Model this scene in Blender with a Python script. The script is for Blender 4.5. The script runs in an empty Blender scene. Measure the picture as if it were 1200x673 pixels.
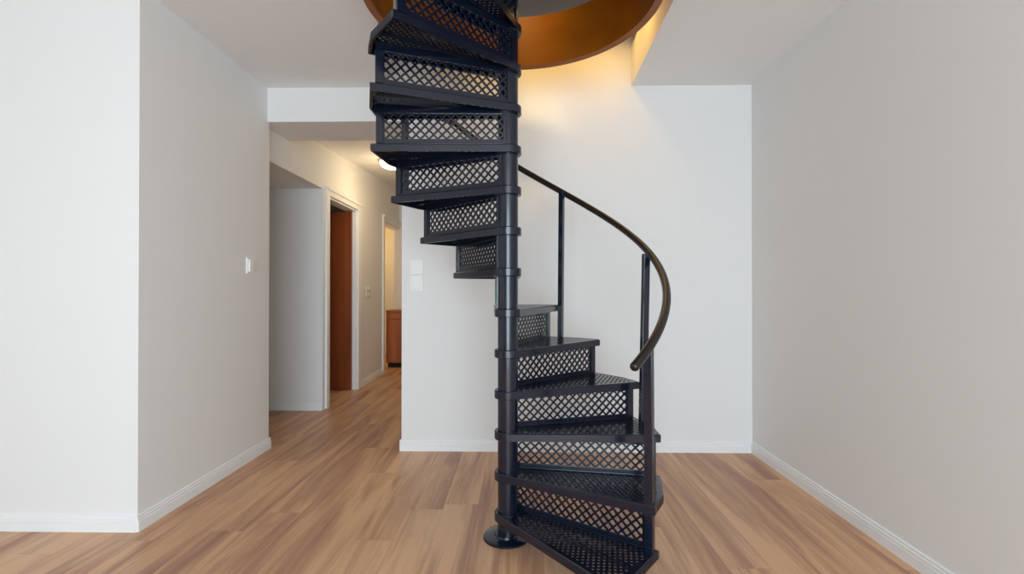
import bpy, bmesh, math, random
from mathutils import Vector, Matrix
random.seed(7)
sc = bpy.context.scene
col = sc.collection
R = math.radians

# ------------------------------------------------------------------ materials
def mat(name, base, rough=.5, spec=.5, metal=0., coat=0.):
    m = bpy.data.materials.new(name); m.use_nodes = True
    b = m.node_tree.nodes['Principled BSDF']
    b.inputs['Base Color'].default_value = (*base, 1)
    b.inputs['Roughness'].default_value = rough
    b.inputs['Specular IOR Level'].default_value = spec
    b.inputs['Metallic'].default_value = metal
    b.inputs['Coat Weight'].default_value = coat
    return m

def N(m, t, **kw):
    n = m.node_tree.nodes.new(t)
    for k, v in kw.items(): setattr(n, k, v)
    return n
def L(m, a, b): m.node_tree.links.new(a, b)
def math_node(m, op, a, b=None):
    n = N(m, 'ShaderNodeMath', operation=op)
    for i, v in enumerate((a, b)):
        if v is None: continue
        if isinstance(v, (int, float)): n.inputs[i].default_value = v
        else: L(m, v, n.inputs[i])
    return n.outputs[0]

def bump(m, scale, strength, dist=.002, detail=3):
    b = m.node_tree.nodes['Principled BSDF']
    tc = N(m, 'ShaderNodeTexCoord'); nz = N(m, 'ShaderNodeTexNoise')
    nz.inputs['Scale'].default_value = scale; nz.inputs['Detail'].default_value = detail
    L(m, tc.outputs['Object'], nz.inputs['Vector'])
    bp = N(m, 'ShaderNodeBump'); bp.inputs['Strength'].default_value = strength; bp.inputs['Distance'].default_value = dist
    L(m, nz.outputs['Fac'], bp.inputs['Height']); L(m, bp.outputs['Normal'], b.inputs['Normal'])

M = {}
M['wall'] = mat('white_plaster', (.86, .85, .835), .75, .3); bump(M['wall'], 90, .12)
M['ceiling'] = mat('ceiling_plaster', (.91, .90, .89), .85, .2); bump(M['ceiling'], 60, .1)
M['trim'] = mat('white_trim_paint', (.91, .91, .905), .4, .4)
M['switch'] = mat('white_plastic', (.93, .93, .92), .3, .5)
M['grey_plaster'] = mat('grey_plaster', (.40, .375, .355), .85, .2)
M['socket'] = mat('cream_plastic', (.72, .66, .6), .4, .5)
M['metal'] = mat('dark_blue_black_enamel', (.005, .0085, .020), .17, .6); bump(M['metal'], 160, .05, .0006)
M['metal_pale'] = mat('worn_grey_metal', (.25, .23, .21), .35, .5, .6)
M['rail'] = mat('brown_black_plastic', (.014, .009, .008), .25, .5)
M['hinge'] = mat('steel', (.55, .53, .5), .3, .5, 1.)
M['glow'] = None

def wood_mat(name, dark, light, axis='Z', scale=14., rough=.4):
    m = mat(name, light, rough, .4)
    b = m.node_tree.nodes['Principled BSDF']
    tc = N(m, 'ShaderNodeTexCoord'); mp = N(m, 'ShaderNodeMapping')
    s = {'X': (.06, 1, 1), 'Y': (1, .06, 1), 'Z': (1, 1, .06)}[axis]
    mp.inputs['Scale'].default_value = s
    L(m, tc.outputs['Object'], mp.inputs['Vector'])
    nz = N(m, 'ShaderNodeTexNoise'); nz.inputs['Scale'].default_value = scale; nz.inputs['Detail'].default_value = 5
    L(m, mp.outputs[0], nz.inputs['Vector'])
    cr = N(m, 'ShaderNodeValToRGB')
    cr.color_ramp.elements[0].position = .3; cr.color_ramp.elements[0].color = (*dark, 1)
    cr.color_ramp.elements[1].position = .72; cr.color_ramp.elements[1].color = (*light, 1)
    L(m, nz.outputs['Fac'], cr.inputs['Fac']); L(m, cr.outputs['Color'], b.inputs['Base Color'])
    return m
M['door_wood'] = wood_mat('red_brown_door_veneer', (.17, .034, .007), (.36, .085, .014), 'Z', 9, .45)
M['cabinet_wood'] = wood_mat('orange_brown_cabinet_veneer', (.30, .085, .028), (.46, .15, .05), 'Z', 12, .4)
M['ring_wood'] = wood_mat('dark_varnished_plywood', (.23, .060, .003), (.34, .095, .004), 'X', 5, .3)
M['plinth'] = mat('black_plinth', (.01, .008, .008), .6, .3)

def floor_mat():
    m = mat('laminate_planks', (.4, .25, .15), .38, .4)
    b = m.node_tree.nodes['Principled BSDF']
    tc = N(m, 'ShaderNodeTexCoord'); sx = N(m, 'ShaderNodeSeparateXYZ')
    L(m, tc.outputs['Object'], sx.inputs[0])
    PW, PL = .192, 1.75
    u = math_node(m, 'DIVIDE', math_node(m, 'ADD', sx.outputs['X'], 10.03), PW)
    iu = math_node(m, 'FLOOR', u); fu = math_node(m, 'FRACT', u)
    wn = N(m, 'ShaderNodeTexWhiteNoise', noise_dimensions='1D'); L(m, iu, wn.inputs['W'])
    v = math_node(m, 'ADD', math_node(m, 'DIVIDE', math_node(m, 'ADD', sx.outputs['Y'], 10.), PL), math_node(m, 'MULTIPLY', wn.outputs['Value'], 7.))
    iv = math_node(m, 'FLOOR', v); fv = math_node(m, 'FRACT', v)
    cb = N(m, 'ShaderNodeCombineXYZ'); L(m, iu, cb.inputs[0]); L(m, iv, cb.inputs[1])
    w2 = N(m, 'ShaderNodeTexWhiteNoise', noise_dimensions='2D'); L(m, cb.outputs[0], w2.inputs['Vector'])
    rnd = w2.outputs['Value']
    # broad streaks along the plank
    c1 = N(m, 'ShaderNodeCombineXYZ')
    L(m, math_node(m, 'ADD', math_node(m, 'MULTIPLY', sx.outputs['X'], 1.), math_node(m, 'MULTIPLY', rnd, 37.)), c1.inputs[0])
    L(m, math_node(m, 'MULTIPLY', sx.outputs['Y'], .10), c1.inputs[1]); L(m, math_node(m, 'MULTIPLY', rnd, 91.), c1.inputs[2])
    n1 = N(m, 'ShaderNodeTexNoise'); n1.inputs['Scale'].default_value = 7.5; n1.inputs['Detail'].default_value = 6; n1.inputs['Roughness'].default_value = .5
    n1.inputs['Distortion'].default_value = .9
    L(m, c1.outputs[0], n1.inputs['Vector'])
    # fine fibre
    c2 = N(m, 'ShaderNodeCombineXYZ')
    L(m, math_node(m, 'ADD', sx.outputs['X'], math_node(m, 'MULTIPLY', rnd, 11.)), c2.inputs[0]); L(m, math_node(m, 'MULTIPLY', sx.outputs['Y'], .03), c2.inputs[1])
    n2 = N(m, 'ShaderNodeTexNoise'); n2.inputs['Scale'].default_value = 90; n2.inputs['Detail'].default_value = 4
    L(m, c2.outputs[0], n2.inputs['Vector'])
    f = math_node(m, 'ADD', math_node(m, 'MULTIPLY', n1.outputs['Fac'], 1.15), math_node(m, 'MULTIPLY', n2.outputs['Fac'], .32))
    f = math_node(m, 'ADD', f, math_node(m, 'MULTIPLY', rnd, .10))
    cr = N(m, 'ShaderNodeValToRGB'); e = cr.color_ramp.elements
    e[0].position = .51; e[0].color = (.35, .172, .118, 1)
    e[1].position = .91; e[1].color = (.72, .43, .245, 1)
    k = e.new(.65); k.color = (.46, .240, .148, 1)
    k = e.new(.77); k.color = (.58, .325, .185, 1)
    L(m, f, cr.inputs['Fac'])
    # seams
    s1 = math_node(m, 'LESS_THAN', fu, .010); s2 = math_node(m, 'LESS_THAN', fv, .0018)
    s = math_node(m, 'MULTIPLY', math_node(m, 'MAXIMUM', s1, s2), .22)
    mx = N(m, 'ShaderNodeMixRGB'); L(m, s, mx.inputs[0]); L(m, cr.outputs['Color'], mx.inputs[1]); mx.inputs[2].default_value = (.07, .035, .02, 1)
    L(m, mx.outputs[0], b.inputs['Base Color'])
    rr = math_node(m, 'ADD', math_node(m, 'MULTIPLY', n2.outputs['Fac'], .12), .34)
    L(m, rr, b.inputs['Roughness'])
    return m
M['floor'] = floor_mat()

def glow_mat(name, c, s):
    m = mat(name, (.9, .88, .82), .4)
    b = m.node_tree.nodes['Principled BSDF']
    b.inputs['Emission Color'].default_value = (*c, 1); b.inputs['Emission Strength'].default_value = s
    return m
M['glow'] = glow_mat('lit_opal_glass', (1, .80, .45), 6)

# ------------------------------------------------------------------ helpers
def link(name, me, m, parent=None):
    o = bpy.data.objects.new(name, me); col.objects.link(o)
    if m: me.materials.append(m)
    if parent: o.parent = parent
    return o
def obj(name, bm, m, parent=None, smooth=False, bevel=0., origin=None):
    bmesh.ops.recalc_face_normals(bm, faces=bm.faces)
    if bevel:
        es = [e for e in bm.edges if len(e.link_faces) == 2 and e.calc_face_angle(0) > .6]
        bmesh.ops.bevel(bm, geom=es, offset=bevel, segments=2, affect='EDGES', profile=.6)
    if smooth:
        for f in bm.faces: f.smooth = True
    me = bpy.data.meshes.new(name)
    if origin is not None: bmesh.ops.translate(bm, verts=bm.verts, vec=-Vector(origin))
    bm.to_mesh(me); bm.free()
    if smooth:
        me.set_sharp_from_angle(angle=R(38))
    o = link(name, me, m, parent)
    if origin is not None: o.location = origin
    return o
def box(bm, a, b):
    x0, y0, z0 = a; x1, y1, z1 = b
    vs = [bm.verts.new(p) for p in ((x0,y0,z0),(x1,y0,z0),(x1,y1,z0),(x0,y1,z0),(x0,y0,z1),(x1,y0,z1),(x1,y1,z1),(x0,y1,z1))]
    for q in ((0,3,2,1),(4,5,6,7),(0,1,5,4),(1,2,6,5),(2,3,7,6),(3,0,4,7)): bm.faces.new([vs[i] for i in q])
def obox(bm, p, d, a0, a1, b0, b1, z0, z1):
    """box along direction d (unit, plan) from p: a along, b to the left of d"""
    d = Vector((d[0], d[1])); n = Vector((-d.y, d.x)); p = Vector((p[0], p[1]))
    c = [p + d*a + n*b for a, b in ((a0,b0),(a1,b0),(a1,b1),(a0,b1))]
    lo = [bm.verts.new((q.x, q.y, z0)) for q in c]; hi = [bm.verts.new((q.x, q.y, z1)) for q in c]
    bm.faces.new(lo[::-1]); bm.faces.new(hi)
    for i in range(4): j = (i+1) % 4; bm.faces.new((lo[i], lo[j], hi[j], hi[i]))
def prism(bm, poly, z0, z1):
    lo = [bm.verts.new((x, y, z0)) for x, y in poly]; hi = [bm.verts.new((x, y, z1)) for x, y in poly]
    bm.faces.new(lo[::-1]); bm.faces.new(hi)
    for i in range(len(poly)): j = (i+1) % len(poly); bm.faces.new((lo[i], lo[j], hi[j], hi[i]))
def lathe(bm, c, prof, n=48):
    rows = []
    for r, z in prof:
        rows.append([bm.verts.new((c[0]+r*math.cos(2*math.pi*k/n), c[1]+r*math.sin(2*math.pi*k/n), z)) for k in range(n)])
    for a, b in zip(rows, rows[1:]):
        for k in range(n): j = (k+1) % n; bm.faces.new((a[k], a[j], b[j], b[k]))
    bm.faces.new(rows[0][::-1]); bm.faces.new(rows[-1])
def tube(bm, pts, r, n=14, caps=True):
    pts = [Vector(p) for p in pts]; rows = []
    rs = r if isinstance(r, list) else [r]*len(pts)
    for i, p in enumerate(pts):
        t = (pts[min(i+1, len(pts)-1)] - pts[max(i-1, 0)]).normalized()
        s = t.cross(Vector((0,0,1)))
        if s.length < 1e-4: s = Vector((1,0,0))
        s.normalize(); u = s.cross(t)
        rows.append([bm.verts.new(p + (s*math.cos(2*math.pi*k/n) + u*math.sin(2*math.pi*k/n))*rs[i]) for k in range(n)])
    for a, b in zip(rows, rows[1:]):
        for k in range(n): j = (k+1) % n; bm.faces.new((a[k], a[j], b[j], b[k]))
    if caps: bm.faces.new(rows[0][::-1]); bm.faces.new(rows[-1])
def poly_area(p): return .5*abs(sum(p[k-1][0]*p[k][1]-p[k][0]*p[k-1][1] for k in range(len(p))))
def holed_plate(outer, holes, thick):
    """fill an outline with holes; the filler sometimes drops a face, so check the area and nudge"""
    want = 2*(poly_area(outer) - sum(poly_area(h) for h in holes)); rnd = random.Random(3)
    for k in range(25):
        j = 0 if k == 0 else 2e-5*k
        jit = lambda pl: [(p[0]+rnd.uniform(-j, j), p[1]+rnd.uniform(-j, j)) for p in pl]
        me = fill_plate(jit(outer), [jit(h) for h in holes], thick)
        got = sum(f.area for f in me.polygons if abs(f.normal.z) > .9)
        if abs(got-want) < .01*want: return me
        if k < 24: bpy.data.meshes.remove(me)
    print('PLATE FILL INCOMPLETE', got, want)
    return me
def fill_plate(outer, holes, thick):
    cu = bpy.data.curves.new('outline', 'CURVE'); cu.dimensions = '2D'; cu.fill_mode = 'BOTH'; cu.extrude = thick/2
    for poly in [outer] + holes:
        s = cu.splines.new('POLY'); s.points.add(len(poly)-1); s.use_cyclic_u = True
        for q, p in zip(s.points, poly): q.co = (p[0], p[1], 0, 1)
    t = bpy.data.objects.new('outline', cu); col.objects.link(t)
    dg = bpy.context.evaluated_depsgraph_get()
    me = bpy.data.meshes.new_from_object(t.evaluated_get(dg))
    bpy.data.objects.remove(t); bpy.data.curves.remove(cu)
    me.materials.clear()
    return me
def tag(o, label, cat, group=None):
    o['label'] = label; o['category'] = cat
    if group: o['group'] = group
    return o
def struct(name, bm, m, parent=None, **kw):
    o = obj(name, bm, m, parent, **kw)
    if parent is None: o['kind'] = 'structure'
    return o
def empty(name, loc):
    o = bpy.data.objects.new(name, None); col.objects.link(o); o.location = loc; o.empty_display_size = .1
    return o
def put(o, parent):
    """parent keeping world place (parents are unrotated empties)"""
    o.parent = parent; o.location = Vector(o.location) - Vector(parent.location)
    return o

# ------------------------------------------------------------------ room numbers (metres, camera at x=y=0)
CH = 1.2246
YB = 3.689; XR = 1.7455; XL = -1.9365; YL = 2.4364; ZC = 2.7704; XH = -.9013
ZS = 2.51; XHW = -2.0                      # hall soffit, hall left wall
XFL = -4.6; YF = -3.2                      # behind / beside the camera
T = .12
ZU = 5.2                                   # upper storey ceiling
OX0, OX1, OY0 = -.80, .825, 1.55           # stairwell opening
# floor
bm = bmesh.new(); box(bm, (XFL-T, YF-T, -.15), (XR+T, 10.4, 0)); struct('floor', bm, M['floor'])
# ceiling slab with the stairwell opening
bm = bmesh.new()
for poly in ([(XFL-T,YF-T),(XR+T,YF-T),(XR+T,OY0),(XFL-T,OY0)],
             [(XFL-T,OY0),(OX0,OY0),(OX0,2.68),(-1.03,YB),(XFL-T,YB)],
             [(OX1-.03,OY0),(XR+T,OY0),(XR+T,YB),(OX1+.017,YB)]):
    prism(bm, poly, ZC, ZC+.30)
struct('ceiling', bm, M['ceiling'])
# back wall, right of the hall, carried up through the opening
bm = bmesh.new(); box(bm, (XH, YB, 0), (XR+T, YB+T, ZU)); box(bm, (XHW-.12, YB, ZC+.0), (XH, YB+T, ZU)); struct('wall_back', bm, M['wall'])
bm = bmesh.new(); box(bm, (XL-.10, YB, ZS), (XH, YB+.47, ZC)); struct('trim_beam', bm, M['wall'])
bm = bmesh.new(); box(bm, (XR, YF-T, 0), (XR+T, YB, ZU)); struct('wall_right', bm, M['wall'])
# left block: face to the camera and side face
bm = bmesh.new(); box(bm, (XL-T, YL, 0), (XL, YB+.03, ZC)); struct('wall_left', bm, M['wall'])
bm = bmesh.new(); box(bm, (XFL-T, YL, 0), (XL-T, YL+T, ZC)); struct('wall_near', bm, M['wall'])
bm = bmesh.new(); box(bm, (XFL-T, YF-T, 0), (XFL, YL, ZC)); struct('wall_far_left', bm, M['wall'])
# wall behind the camera, with its large window
WX0, WX1, WZ0, WZ1 = -1.35, 1.65, .08, 2.62
bm = bmesh.new()
box(bm, (XFL, YF-T, 0), (WX0, YF, ZC)); box(bm, (WX1, YF-T, 0), (XR, YF, ZC))
box(bm, (WX0, YF-T, 0), (WX1, YF, WZ0)); box(bm, (WX0, YF-T, WZ1), (WX1, YF, ZC))
struct('wall_front', bm, M['wall'])
bm = bmesh.new()
for i in range(5):
    x = WX0 + (WX1-WX0-.06)*i/4; box(bm, (x, YF-.09, WZ0), (x+.06, YF-.03, WZ1))
box(bm, (WX0, YF-.09, WZ0), (WX1, YF-.03, WZ0+.06)); box(bm, (WX0, YF-.09, WZ1-.06), (WX1, YF-.03, WZ1))
struct('window_1', bm, M['trim'])

# hallway
def slope_z(y): return 2.668 + (y-4.62)*(2.881-2.668)/(8.127-4.62)
YE = 8.0
Y0, Y1 = 3.80, 4.93                         # side niche opening
DA, DB = 5.03, 5.93                         # first doorway
EA = 7.09                                   # second doorway (runs to the end wall)
HZ = 2.25
bm = bmesh.new()
box(bm, (XHW-T, YB+.03, HZ), (XHW, 4.9, 3.0))
box(bm, (XHW-T, 4.9, 0), (XHW, DA, 3.0))
box(bm, (XHW-T, DA, HZ-.03), (XHW, DB, 3.0))
box(bm, (XHW-T, DB, 0), (XHW, EA, 3.0))
box(bm, (XHW-T, EA, HZ-.02), (XHW, YE, 3.0))
struct('wall_hall_left', bm, M['wall'])
bm = bmesh.new(); box(bm, (XH, YB+T, 0), (XH+T, YE+T, 3.0)); struct('wall_hall_right', bm, M['wall'])
bm = bmesh.new(); box(bm, (-2.075, YE, 0), (XH, YE+T, 3.0)); struct('wall_hall_end', bm, M['wall'])
bm = bmesh.new()
ya, yb = YB+.30, YE+T
za, zb = slope_z(ya), slope_z(yb)
vs = [bm.verts.new(p) for p in ((XHW-.02,ya,za),(XH+.02,ya,za),(XH+.02,yb,zb),(XHW-.02,yb,zb),(XHW-.02,ya,za+.1),(XH+.02,ya,za+.1),(XH+.02,yb,zb+.1),(XHW-.02,yb,zb+.1))]
for q in ((0,3,2,1),(4,5,6,7),(0,1,5,4),(1,2,6,5),(2,3,7,6),(3,0,4,7)): bm.faces.new([vs[i] for i in q])
struct('ceiling_hall', bm, M['ceiling'])
# side niche off the hall and its far wall
bm = bmesh.new(); box(bm, (-4.2, 4.90, 0), (XHW-T, 5.0, 2.6)); struct('wall_niche', bm, M['wall'])
bm = bmesh.new(); box(bm, (-4.2, YB+.03, HZ), (XHW-T, 4.90, HZ+.1)); struct('ceiling_niche', bm, M['ceiling'])
bm = bmesh.new(); box(bm, (-4.3, YB+.03-T, 0), (-4.2, 10.3, 2.6)); struct('wall_niche_left', bm, M['wall'])
bm = bmesh.new(); box(bm, (-4.2, YB+.03-T, 0), (XL-T, YB+.03, HZ+.1)); struct('wall_niche_near', bm, M['wall'])
# rooms behind the two doorways
bm = bmesh.new(); box(bm, (-4.2, 6.95, 0), (XHW-T, 7.05, 2.6)); struct('wall_partition', bm, M['wall'])
bm = bmesh.new(); box(bm, (-4.2, 9.0, 0), (XH, 9.1, 2.6)); struct('wall_far_room', bm, M['wall'])
bm = bmesh.new(); box(bm, (-4.2, 5.0, 2.5), (XHW-T, 9.1, 2.6)); struct('ceiling_side_rooms', bm, M['ceiling'])
# upper storey shell
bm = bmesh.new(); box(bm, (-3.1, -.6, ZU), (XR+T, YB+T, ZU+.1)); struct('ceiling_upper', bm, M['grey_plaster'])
bm = bmesh.new(); box(bm, (-3.1, -.6, ZC+.3), (-3.0, YB, ZU)); struct('wall_upper_left', bm, M['wall'])
bm = bmesh.new(); box(bm, (-3.0, -.7, ZC+.3), (XR, -.6, ZU)); struct('wall_upper_front', bm, M['wall'])
bm = bmesh.new(); box(bm, (-3.0, YB, ZC+.3), (XHW-.12, YB+T, ZU)); struct('wall_upper_back', bm, M['wall'])

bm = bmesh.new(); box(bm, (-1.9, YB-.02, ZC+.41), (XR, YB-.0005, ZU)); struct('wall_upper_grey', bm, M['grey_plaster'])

# baseboards: profile (depth, height) swept along a plan line
BB = [(0,0),(.016,0),(.016,.050),(.0115,.052),(.0115,.055),(.014,.057),(.014,.066),(.0085,.069),(.0085,.072),(.010,.074),(.010,.080),(.004,.084),(0,.084)]
def baseboard(name, a, b, side=1):
    a = Vector((a[0],a[1])); b = Vector((b[0],b[1])); d = (b-a).normalized(); n = Vector((-d.y, d.x))*side
    bm = bmesh.new(); rows = []
    for p in (a, b): rows.append([bm.verts.new((p.x+n.x*q, p.y+n.y*q, z)) for q, z in BB])
    k = len(BB)
    for i in range(k): j = (i+1) % k; bm.faces.new((rows[0][i], rows[0][j], rows[1][j], rows[1][i]))
    bm.faces.new(rows[0][::-1]); bm.faces.new(rows[1])
    struct(name, bm, M['trim'])
baseboard('baseboard_back', (XH-.012, YB), (XR, YB), -1)
baseboard('baseboard_right', (XR, YF), (XR, YB-.016), 1)
baseboard('baseboard_left', (XL, YL-.012), (XL, YB+.04), -1)
baseboard('baseboard_near', (XFL, YL), (XL, YL), -1)
baseboard('baseboard_niche', (-4.2, 4.90), (XHW-.002, 4.90), -1)
baseboard('baseboard_hall_left', (XHW, DB+.13), (XHW, EA-.07), -1)
baseboard('baseboard_hall_right', (XH, YB+.0), (XH, YE), 1)
baseboard('baseboard_hall_end', (-2.07, YE), (XH, YE), -1)

# doorway casings and the open door leaf
def casing(name, y0, y1, ztop, right=True, left_w=.075, right_w=.12):
    bm = bmesh.new(); x0, x1 = XHW-.003, XHW+.022
    box(bm, (x0, y0-left_w, 0), (x1, y0, ztop+.09))
    if right: box(bm, (x0, y1, 0), (x1, y1+right_w, ztop+.09))
    box(bm, (x0, y0, ztop), (x1, y1, ztop+.09))
    box(bm, (x1, y0-left_w, ztop+.055), (x1+.014, y1+(right_w if right else 0), ztop+.09))
    # jamb lining
    box(bm, (XHW-T-.01, y0, 0), (x0, y0+.02, ztop))
    if right: box(bm, (XHW-T-.01, y1-.02, 0), (x0, y1, ztop))
    box(bm, (XHW-T-.01, y0, ztop-.02), (x0, y1, ztop))
    return bm
d = empty('door_1', (XHW, DB, 0)); d['kind'] = 'structure'
o = put(obj('door_frame', casing('c', DA, DB, HZ-.05), M['trim'], bevel=.004), d)
bm = bmesh.new(); box(bm, (XHW-.96, DB-.065, .008), (XHW-.05, DB-.025, HZ-.075)); leaf = put(obj('door_leaf', bm, M['door_wood'], bevel=.003), d)
bm = bmesh.new(); tube(bm, [(XHW-.064, DB-.074, 1.10), (XHW-.064, DB-.074, 1.19)], .009, 12); box(bm, (XHW-.085, DB-.068, 1.105), (XHW-.068, DB-.0645, 1.185)); o = obj('door_hinge', bm, M['hinge']); o.parent = leaf; o.location = -Vector((XHW, DB, 0)); o['label'] = 'small steel hinge'
d2 = empty('door_2', (XHW, EA, 0)); d2['kind'] = 'structure'
put(obj('door_frame', casing('c', EA, YE, HZ-.02, False), M['trim'], bevel=.004), d2)

# ------------------------------------------------------------------ spiral staircase
PX, PY = -.0601, 2.4087
RP, RC = .0500, .0655                      # pole and hub collar radii
RISE, Z1, SK = .2, .1297, .038
root = empty('spiral_staircase', (PX, PY, 0))
tag(root, 'dark blue-black cast iron spiral staircase with perforated treads rising through the ceiling', 'staircase')
lead = [-56.9,-32.6,-5.,17.2,42.7,64.5,85.5,107.,129.5,151.,175.5,199.5,223.,246.5,270.]
trail = [-28.5,-4.,21.,46.,71.,99.,121.,141.,162.5,187.3,207.8,229.9,252.5,276.,300.]
NT = len(lead)
def Ro(a): return .700 + .036*math.cos(a)
def zt(i): return Z1 + RISE*i
def P2(r, a): return Vector((r*math.cos(a), r*math.sin(a)))
def tangent_pt(tip, side):
    """point on the hub circle where the edge from tip is tangent; side -1 clockwise, +1 counter-clockwise"""
    a = math.atan2(tip.y, tip.x); return a + side*math.acos(RC/tip.length)
def tread_outline(i, inset=0.):
    a0, a1 = R(lead[i]), R(trail[i]); t0, t1 = P2(Ro(a0), a0), P2(Ro(a1), a1)
    g0 = tangent_pt(t0, -1); g1 = tangent_pt(t1, 1)
    return a0, a1, t0, t1, g0, g1
def outline(i, off=0., ribs=False):
    """closed plan outline of one tread around the hub (local to the pole)"""
    a0, a1, t0, t1, g0, g1 = tread_outline(i)
    pts = []
    n = 72 if ribs else 24
    kn = P2(Ro(a0+(a1-a0)*.375)+.004, a0+(a1-a0)*.375)
    for k in range(n+1):
        f = k/n
        p = t0.lerp(kn, f/.375) if f <= .375 else kn.lerp(t1, (f-.375)/.625)
        a = math.atan2(p.y, p.x); r = p.length - off
        if ribs and 3 < k < n-3 and (k//2) % 2: r -= .0022
        pts.append(P2(r, a))
    g1w = g1
    while g1w < a1: g1w += 2*math.pi
    g0w = g0
    while g0w < g1w: g0w += 2*math.pi
    m = 18
    for k in range(m+1): pts.append(P2(RC-off, g1w + (g0w-g1w)*k/m))
    return pts
def dedupe(p, eps=1e-4):
    o = []
    for q in p:
        if not o or (q-o[-1]).length > eps: o.append(q)
    return o
def inset_poly(poly, d):
    n = len(poly); out = []
    for i in range(n):
        p0, p, p1 = poly[i-1], poly[i], poly[(i+1) % n]
        e0, e1 = (p-p0), (p1-p)
        if e0.length < 1e-7 or e1.length < 1e-7: out.append(p.copy()); continue
        e0.normalize(); e1.normalize()
        n0 = Vector((-e0.y, e0.x)); n1 = Vector((-e1.y, e1.x)); b = (n0+n1)
        b = b.normalized() if b.length > 1e-6 else n0
        out.append(p + b*d/max(.5, b.dot(n0)))
    return out
def seg_dist(p, a, b):
    ab = b-a; t = max(0, min(1, (p-a).dot(ab)/ab.length_squared)); return (p-a-ab*t).length
def inside(p, poly):
    c = False; n = len(poly)
    for i in range(n):
        a, b = poly[i], poly[i-1]
        if (a.y > p.y) != (b.y > p.y) and p.x < (b.x-a.x)*(p.y-a.y)/(b.y-a.y)+a.x: c = not c
    return c
def make_tread(i):
    z = zt(i)
    smooth = outline(i); rib = outline(i, 0, True)
    core = inset_poly(smooth, .006)
    # perforated top plate: rows of round holes parallel to the nosing
    a0, a1, t0, t1, g0, g1 = tread_outline(i)
    pg = P2(RC, g0); dx = (t0-pg).normalized(); dy = Vector((-dx.y, dx.x))
    P, rh = .0285, .0078
    holes = []
    for r in range(0, 30):
        for c in range(-4, 40):
            q = pg + dx*(c*P + (P/2 if r % 2 else 0)) + dy*(.034 + r*P*.5*1.15)
            if q.length < RC+.030 or not inside(q, core): continue
            if min(seg_dist(q, core[k-1], core[k]) for k in range(len(core))) < .021: continue
            if min(abs(q.length-.0), 9) < RC+.03: continue
            holes.append([(q.x+rh*math.cos(k*math.pi/4+.39), q.y+rh*math.sin(k*math.pi/4+.39)) for k in range(8)])
    bore = [P2(RP-.004, 2*math.pi*k/20) for k in range(20)]
    me = holed_plate([(p.x, p.y) for p in core], holes + [[(p.x, p.y) for p in bore]], .006)
    me.transform(Matrix.Translation((0, 0, -.0045)))
    # rim / skirt all round, plus hub ring, in the same casting
    bm = bmesh.new(); bm.from_mesh(me); bpy.data.meshes.remove(me)
    inn = inset_poly(smooth, .0085)
    prof = lambda o, n_: [(o, -SK), (o, -.003), (inset_poly(o, .0025), 0.), (n_, 0.), (n_, -SK)]
    rows = []
    n = len(smooth)
    for pl, zz in [(smooth, -SK), (smooth, -.0048), (inset_poly(smooth, .0042), -.0004), (inn, -.0004), (inn, -SK)]:
        rows.append([bm.verts.new((p.x, p.y, zz)) for p in pl])
    for a, b in zip(rows, rows[1:]+rows[:1]):
        for k in range(n): j = (k+1) % n; bm.faces.new((a[k], a[j], b[j], b[k]))
    # stiffening rib under the plate
    mid = (a0+a1)/2
    obox(bm, (0,0), (math.cos(mid), math.sin(mid)), RC-.004, Ro(mid)-.02, -.004, .004, -.024, -.006)
    bmesh.ops.translate(bm, verts=bm.verts, vec=(0, 0, z))
    o = obj('tread', bm, M['metal'], root)
    # hub collar, a sub-part
    bm = bmesh.new(); lathe(bm, (0,0), [(RP+.001, z-SK-.002), (RC-.002, z-SK-.002), (RC+.0012, z-SK+.001), (RC+.0012, z-.003), (RC-.002, z+.001), (RP+.001, z+.001)], 40)
    c = obj('collar', bm, M['metal'], o, smooth=True)
    # knurled outer edge of the tread, a sub-part
    bm = bmesh.new(); A = [p for p in rib[:73]]
    B = [p*(1 - .010/p.length) for p in A]; A = [p*(1+.0022/p.length) for p in A]
    for za_, zb_ in ((z-SK+.004, z-.004),):
        lo = [bm.verts.new((p.x, p.y, za_)) for p in A]; hi = [bm.verts.new((p.x, p.y, zb_)) for p in A]
        lo2 = [bm.verts.new((p.x, p.y, za_)) for p in B]; hi2 = [bm.verts.new((p.x, p.y, zb_)) for p in B]
        for k in range(len(A)-1):
            bm.faces.new((lo[k], lo[k+1], hi[k+1], hi[k])); bm.faces.new((hi[k], hi[k+1], hi2[k+1], hi2[k]))
            bm.faces.new((lo2[k], hi2[k], hi2[k+1], lo2[k+1])); bm.faces.new((lo[k], lo2[k], lo2[k+1], lo[k+1]))
        bm.faces.new((lo[0], hi[0], hi2[0], lo2[0])); bm.faces.new((lo[-1], lo2[-1], hi2[-1], hi[-1]))
    obj('outer_edge', bm, M['metal'], o)
    return o
def clip(poly, axis, lim, keep_less):
    out = []
    for k in range(len(poly)):
        a, b = poly[k-1], poly[k]
        ia = (a[axis] <= lim) if keep_less else (a[axis] >= lim); ib = (b[axis] <= lim) if keep_less else (b[axis] >= lim)
        if ia != ib:
            t = (lim-a[axis])/(b[axis]-a[axis]); out.append((a[0]+(b[0]-a[0])*t, a[1]+(b[1]-a[1])*t))
        if ib: out.append(b)
    return out
def area(p): return .5*abs(sum(p[k-1][0]*p[k][1]-p[k][0]*p[k-1][1] for k in range(len(p))))
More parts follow.
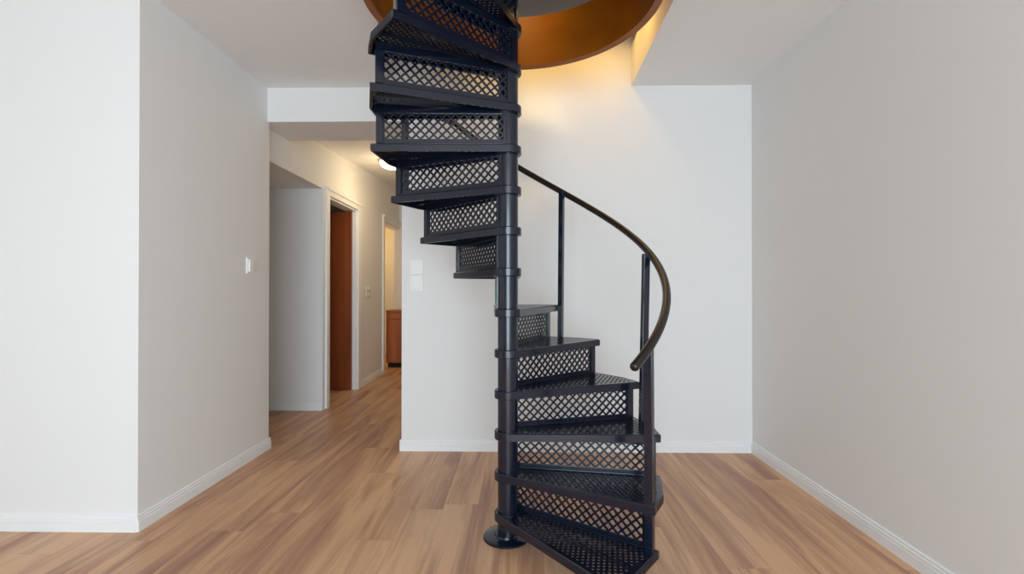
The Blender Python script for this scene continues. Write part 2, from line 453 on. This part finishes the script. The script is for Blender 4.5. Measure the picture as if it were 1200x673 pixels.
def make_riser(i):
    """lattice riser standing on the trailing edge of tread i, under tread i+1"""
    a0, a1, t0, t1, g0, g1 = tread_outline(i)
    pg = P2(RC, g1); d = (t1-pg).normalized(); Ltot = (t1-pg).length
    s0, s1 = .004, Ltot-.022
    z0, z1 = zt(i)+.0002, zt(i+1)-.010
    fd = .006                               # set in from the trailing edge (n points left of d = outwards)
    b0, b1 = -.030, -.008
    bm = bmesh.new()
    obox(bm, pg, d, s1-.034, s1, b0, b1, z0, z1-.0)               # outer stile
    obox(bm, pg, d, s1-.040, s1-.034, b0+.006, b1-.006, z0, z1)
    obox(bm, pg, d, s0+.004, s0+.020, b0+.004, b1-.002, z0, z1)   # inner stile
    obox(bm, pg, d, s0, s1, b0, b1, z0, z0+.008)                  # foot flange
    obox(bm, pg, d, s0, s1, b0+.007, b1-.007, z0+.008, z0+.026)   # bottom rail
    obox(bm, pg, d, s0, s1, b0+.006, b1-.006, zt(i+1)-SK-.013, z1)   # top rail
    fr = obj('riser_frame', bm, M['metal'], root, bevel=.0012)
    # lattice
    u0, u1 = s0+.014, s1-.036; v0, v1 = z0+.02, zt(i+1)-SK-.005
    per = .0425; w = .0082
    hw = per/2 - w*.72                       # half diagonal of a hole
    holes = []
    nx = int((u1-u0)/per)+3; nz = 5
    for r in range(-1, 2*nz):
        for c in range(-1, nx):
            cx = u0 + c*per + (per/2 if r % 2 else 0) + .004; cz = v0 + r*per/2 + .006
            q = []
            for (ux, uz) in ((1,0),(0,1),(-1,0),(0,-1)):
                # slightly rounded diamond
                tx, tz = -uz, ux
                k = .10
                q.append((cx+hw*(ux*(1-k)-tx*k*.8), cz+hw*(uz*(1-k)-tz*k*.8)))
                q.append((cx+hw*(ux*(1-k)+tx*k*.8), cz+hw*(uz*(1-k)+tz*k*.8)))
            for ax, lm, kl in ((0, u0+.004, False), (0, u1-.004, True), (1, v0+.004, False), (1, v1-.004, True)):
                q = clip(q, ax, lm, kl) if q else q
            if len(q) > 2 and area(q) > 3e-5:
                qq = []
                for p in q:
                    if not qq or (abs(p[0]-qq[-1][0])+abs(p[1]-qq[-1][1])) > 1e-5: qq.append(p)
                holes.append(qq)
    me = holed_plate([(u0,v0),(u1,v0),(u1,v1),(u0,v1)], holes, .006)
    n = Vector((-d.y, d.x)); pc = pg + n*((b0+b1)/2)
    mtx = Matrix(((d.x, 0, n.x, pc.x), (d.y, 0, n.y, pc.y), (0, 1, 0, 0), (0, 0, 0, 1)))
    # local (u, v, w) -> u along d, v up, w across
    me.transform(mtx)
    link('lattice_panel', me, M['metal'], fr)
for i in range(NT): make_tread(i)
for i in range(NT-1): make_riser(i)
bm = bmesh.new()
lathe(bm, (0,0), [(RP, .008), (RP, 3.9), (RP-.006, 3.905)], 48); obj('pole', bm, M['metal'], root, smooth=True)
bm = bmesh.new(); lathe(bm, (-.006, 0), [(.112, 0), (.115, .002), (.115, .010), (.111, .013), (.058, .014), (.054, .022)], 56); obj('base_plate', bm, M['metal'], root, smooth=True)
# handrail: helix fitted to the photograph, levelling out towards its end post
def rail_z(a):
    z = 1.327 + .46*a
    k = R(118)
    if a > k: z = 1.327 + .46*k + .46*(a-k)*.22
    return z
RR = .75
def rail_pt(adeg):
    a = R(adeg); f = max(0, (adeg-112)/38.); r = RR - .055*min(1, f)
    return (r*math.cos(a), r*math.sin(a), rail_z(a))
pts = [rail_pt(-49 + (150+49)*k/120) for k in range(121)]
bm = bmesh.new()
rr = .0185
p0, p1 = Vector(pts[0]), Vector(pts[1]); t = (p1-p0).normalized()
head = [tuple(p0 - t*.014), tuple(p0 - t*.011), tuple(p0 - t*.005)]
tube(bm, head + pts, [.006, .013, .0172] + [rr]*len(pts), 20)
obj('handrail', bm, M['rail'], root, smooth=True)['label'] = 'curved dark brown round handrail'
def post(adeg, r, z0, z1, s=.0165, m='metal', lean=0., name='baluster'):
    a = R(adeg); u = Vector((math.cos(a), math.sin(a))); v = Vector((-u.y, u.x))
    bm = bmesh.new(); lo = []; hi = []
    for x, y in ((-s,-s),(s,-s),(s,s),(-s,s)):
        q = u*(r+x) + v*y; lo.append(bm.verts.new((q.x, q.y, z0)))
        q = u*(r+lean+x) + v*y; hi.append(bm.verts.new((q.x, q.y, z1)))
    bm.faces.new(lo[::-1]); bm.faces.new(hi)
    for k in range(4): j = (k+1) % 4; bm.faces.new((lo[k], lo[j], hi[j], hi[k]))
    return obj(name, bm, M[m], root, bevel=.002)
p = post(-31.0, .703, .085, 1.012, .0175, lean=-.004)
bm = bmesh.new(); e0 = P2(.703, R(-31)); e1 = P2(RR, R(-35)); tube(bm, [(e0.x, e0.y, .99), ((e0.x+e1.x)/2, (e0.y+e1.y)/2, .995), (e1.x, e1.y, rail_z(R(-35))-.004)], .009, 10); obj('rail_bracket', bm, M['metal'], p, smooth=True)
post(10.5, .708, zt(2), rail_z(R(10.5)), .0165, lean=.02)
post(63.6, .702, zt(4), rail_z(R(63.6)), .0150, lean=.02)
post(150.5, .680, zt(8), rail_z(R(150)), .0150)
post(228.3, .655, zt(11), 3.3, .0065, 'metal_pale')['label'] = 'thin pale metal baluster'

# ------------------------------------------------------------------ curved band lining the stairwell
RX, RY, RI, RO_ = -.035, 2.41, .712, .738
bm = bmesh.new(); rows = []
n = 120
for k in range(n+1):
    a = R(-54 + (244)*k/n); u = (math.cos(a), math.sin(a)); row = []
    for r, z in ((RI, 2.655), (RO_, 2.650), (RO_, 2.98), (RI, 2.98), (RI, 2.690), (RI-.010, 2.688), (RI-.010, 2.657)):
        row.append(bm.verts.new((RX+r*u[0], RY+r*u[1], z)))
    rows.append(row)
for a, b in zip(rows, rows[1:]):
    m_ = len(a)
    for k in range(m_): j = (k+1) % m_; bm.faces.new((a[k], a[j], b[j], b[k]))
bm.faces.new(rows[0][::-1]); bm.faces.new(rows[-1])
ring = obj('stairwell_lining', bm, M['ring_wood'], smooth=True, origin=(RX, RY, 2.65))
tag(ring, 'curved varnished brown wooden band lining the round stair opening in the ceiling', 'stairwell rim')

# ------------------------------------------------------------------ switches, lamp, cabinet
def plate_on_back(x0, x1, z0, z1, label, kind):
    c = ((x0+x1)/2, YB, (z0+z1)/2); e = empty('light_switch', c); tag(e, label, 'switch')
    bm = bmesh.new(); box(bm, (x0, YB-.014, z0), (x1, YB, z1)); put(obj('wall_plate', bm, M['switch'], bevel=.003), e)
    w = (x1-x0); h = z1-z0
    bm = bmesh.new()
    if kind == 'rocker': box(bm, (x0+w*.17, YB-.021, z0+h*.16), (x1-w*.17, YB-.009, z1-h*.16)); put(obj('rocker', bm, M['switch'], bevel=.003), e)
    else:
        box(bm, (x0+w*.17, YB-.019, z0+h*.48), (x1-w*.17, YB-.009, z1-h*.14)); put(obj('rocker', bm, M['switch'], bevel=.002), e)
        bm = bmesh.new(); box(bm, (x0+w*.17, YB-.025, z0+h*.14), (x1-w*.17, YB-.009, z0+h*.44)); put(obj('rocker', bm, M['switch'], bevel=.003), e)
plate_on_back(-.835, -.738, 1.340, 1.452, 'upper of two white wall switches beside the hallway corner', 'rocker')
plate_on_back(-.835, -.738, 1.212, 1.330, 'lower of two white wall switches beside the hallway corner', 'pair')
e = empty('light_switch', (XL, 3.443, 1.39)); tag(e, 'single white switch on the grey-white left wall', 'switch')
bm = bmesh.new(); box(bm, (XL, 3.400, 1.335), (XL+.012, 3.487, 1.452)); put(obj('wall_plate', bm, M['switch'], bevel=.004), e)
bm = bmesh.new(); box(bm, (XL+.010, 3.412, 1.350), (XL+.024, 3.475, 1.438)); put(obj('rocker', bm, M['switch'], bevel=.004), e)
e = empty('wall_socket', (XHW, 6.33, 1.19)); tag(e, 'small twin switch on the hallway wall between the two doorways', 'switch')
bm = bmesh.new(); box(bm, (XHW, 6.27, 1.12), (XHW+.012, 6.42, 1.27)); put(obj('wall_plate', bm, M['socket'], bevel=.005), e)
for zz in (1.155, 1.235):
    bm = bmesh.new(); n = 20
    tube(bm, [(XHW+.010, 6.345, zz), (XHW+.030, 6.345, zz)], .030, 20); put(obj('knob', bm, M['socket'], bevel=.003), e)

LX, LY = -1.49, 5.62; LZ = slope_z(LY)
e = empty('ceiling_lamp', (LX, LY, LZ)); tag(e, 'glowing round warm lamp on the hallway ceiling', 'ceiling lamp')
bm = bmesh.new(); lathe(bm, (LX, LY), [(.10, LZ+.004), (.155, LZ+.004), (.155, LZ-.022), (.13, LZ-.026)], 40); put(obj('lamp_base', bm, M['hinge'], smooth=True), e)
bm = bmesh.new(); lathe(bm, (LX, LY), [(.140, LZ-.020), (.138, LZ-.045), (.118, LZ-.075), (.08, LZ-.095), (.03, LZ-.104), (.01, LZ-.105)], 40); put(obj('lamp_shade', bm, M['glow'], smooth=True), e)
bm = bmesh.new(); box(bm, (LX-.150, LY-.012, LZ-.055), (LX-.136, LY+.012, LZ-.012)); put(obj('clip', bm, M['hinge']), e)

e = empty('cabinet', (-1.5, 7.8, 0)); tag(e, 'low orange-brown wooden cabinet at the far end of the hallway', 'cabinet')
CX0, CX1, CY0, CY1 = -2.10, -1.02, 7.58, 7.97
bm = bmesh.new(); box(bm, (CX0, CY0+.02, .075), (CX1, CY1, .87)); put(obj('carcass', bm, M['cabinet_wood'], bevel=.002), e)
bm = bmesh.new(); box(bm, (CX0, CY0-.004, .872), (CX1, CY1, .90)); put(obj('cabinet_top', bm, M['cabinet_wood'], bevel=.003), e)
bm = bmesh.new(); box(bm, (CX0+.02, CY0+.05, 0), (CX1-.02, CY1-.02, .075)); put(obj('plinth', bm, M['plinth']), e)
for k in range(2):
    w = (CX1-CX0)/2; x0 = CX0 + k*w + .003; x1 = CX0 + (k+1)*w - .003
    bm = bmesh.new(); box(bm, (x0, CY0, .08), (x1, CY0+.019, .755)); dr = put(obj('cabinet_door', bm, M['cabinet_wood'], bevel=.002), e)
    bm = bmesh.new(); box(bm, (x0, CY0, .762), (x1, CY0+.019, .865)); put(obj('drawer', bm, M['cabinet_wood'], bevel=.002), e)
    kx = x1-.05 if k == 0 else x0+.05
    bm = bmesh.new(); tube(bm, [(kx, CY0+.002, .66), (kx, CY0-.022, .66)], [.008, .013], 14); kb = obj('cabinet_knob', bm, M['hinge']); kb.parent = dr; kb.location = -Vector(e.location)

# ------------------------------------------------------------------ light
w = bpy.data.worlds.new('World'); sc.world = w; w.use_nodes = True
w.node_tree.nodes['Background'].inputs[0].default_value = (.75, .87, 1, 1); w.node_tree.nodes['Background'].inputs[1].default_value = .6
def area(name, loc, rot, sx, sy, power, color, spread=180):
    l = bpy.data.lights.new(name, 'AREA'); l.shape = 'RECTANGLE'; l.size = sx; l.size_y = sy; l.energy = power; l.color = color; l.spread = R(spread)
    o = bpy.data.objects.new(name, l); col.objects.link(o); o.location = loc; o.rotation_euler = rot; return o
def point(name, loc, power, color, r=.1):
    l = bpy.data.lights.new(name, 'POINT'); l.energy = power; l.color = color; l.shadow_soft_size = r
    o = bpy.data.objects.new(name, l); col.objects.link(o); o.location = loc; return o
area('window_daylight', ((WX0+WX1)/2, YF-.02, (WZ0+WZ1)/2), (R(90), 0, 0), WX1-WX0-.1, WZ1-WZ0-.1, 205, (.73, .885, 1))
point('hall_lamp_light', (LX+.12, LY-.02, LZ-.40), 9, (1, .76, .46), .12)
point('far_room_light', (-2.9, 8.2, 2.1), 15, (1, .60, .15), .12)
def spot(name, loc, target, power, color, angle, blend=.5, r=.15):
    l = bpy.data.lights.new(name, 'SPOT'); l.energy = power; l.color = color; l.spot_size = R(angle); l.spot_blend = blend; l.shadow_soft_size = r
    o = bpy.data.objects.new(name, l); col.objects.link(o); o.location = loc
    o.rotation_euler = (Vector(target)-Vector(loc)).to_track_quat('-Z', 'Y').to_euler(); return o
spot('upper_lamp_light', (.05, 1.6, 4.3), (.0, 3.12, 2.93), 150, (1, .70, .25), 20, .95)
area('cove_strip_light', (.22, 3.46, 3.10), (R(12), 0, 0), 1.1, .04, 2.7, (1, .58, .12))
area('cove_bulb_light', (.60, 3.12, 3.12), (0, R(-25), 0), .12, .12, 1.5, (1, .58, .12))

# ------------------------------------------------------------------ camera
yaw, pitch, roll = .0166, .0053, .0004
cy, sy, cp, sp, cr, sr = math.cos(yaw), math.sin(yaw), math.cos(pitch), math.sin(pitch), math.cos(roll), math.sin(roll)
Rz = Matrix(((cy,sy,0),(-sy,cy,0),(0,0,1))); Rx = Matrix(((1,0,0),(0,cp,sp),(0,-sp,cp))); Rr = Matrix(((cr,0,sr),(0,1,0),(-sr,0,cr)))
W = Rr @ Rx @ Rz
cam = bpy.data.cameras.new('camera'); cam.sensor_width = 36; cam.lens = 569.65/1200*36; cam.clip_start = .05
co = bpy.data.objects.new('camera', cam); col.objects.link(co)
ax, fw, up = W[0], W[1], W[2]
co.matrix_world = Matrix(((ax[0], up[0], -fw[0], 0), (ax[1], up[1], -fw[1], 0), (ax[2], up[2], -fw[2], CH), (0,0,0,1)))
sc.camera = co
vs = sc.view_settings
vs.view_transform = 'Standard'; vs.look = 'None'; vs.gamma = 1; vs.use_curve_mapping = False; vs.exposure = 0
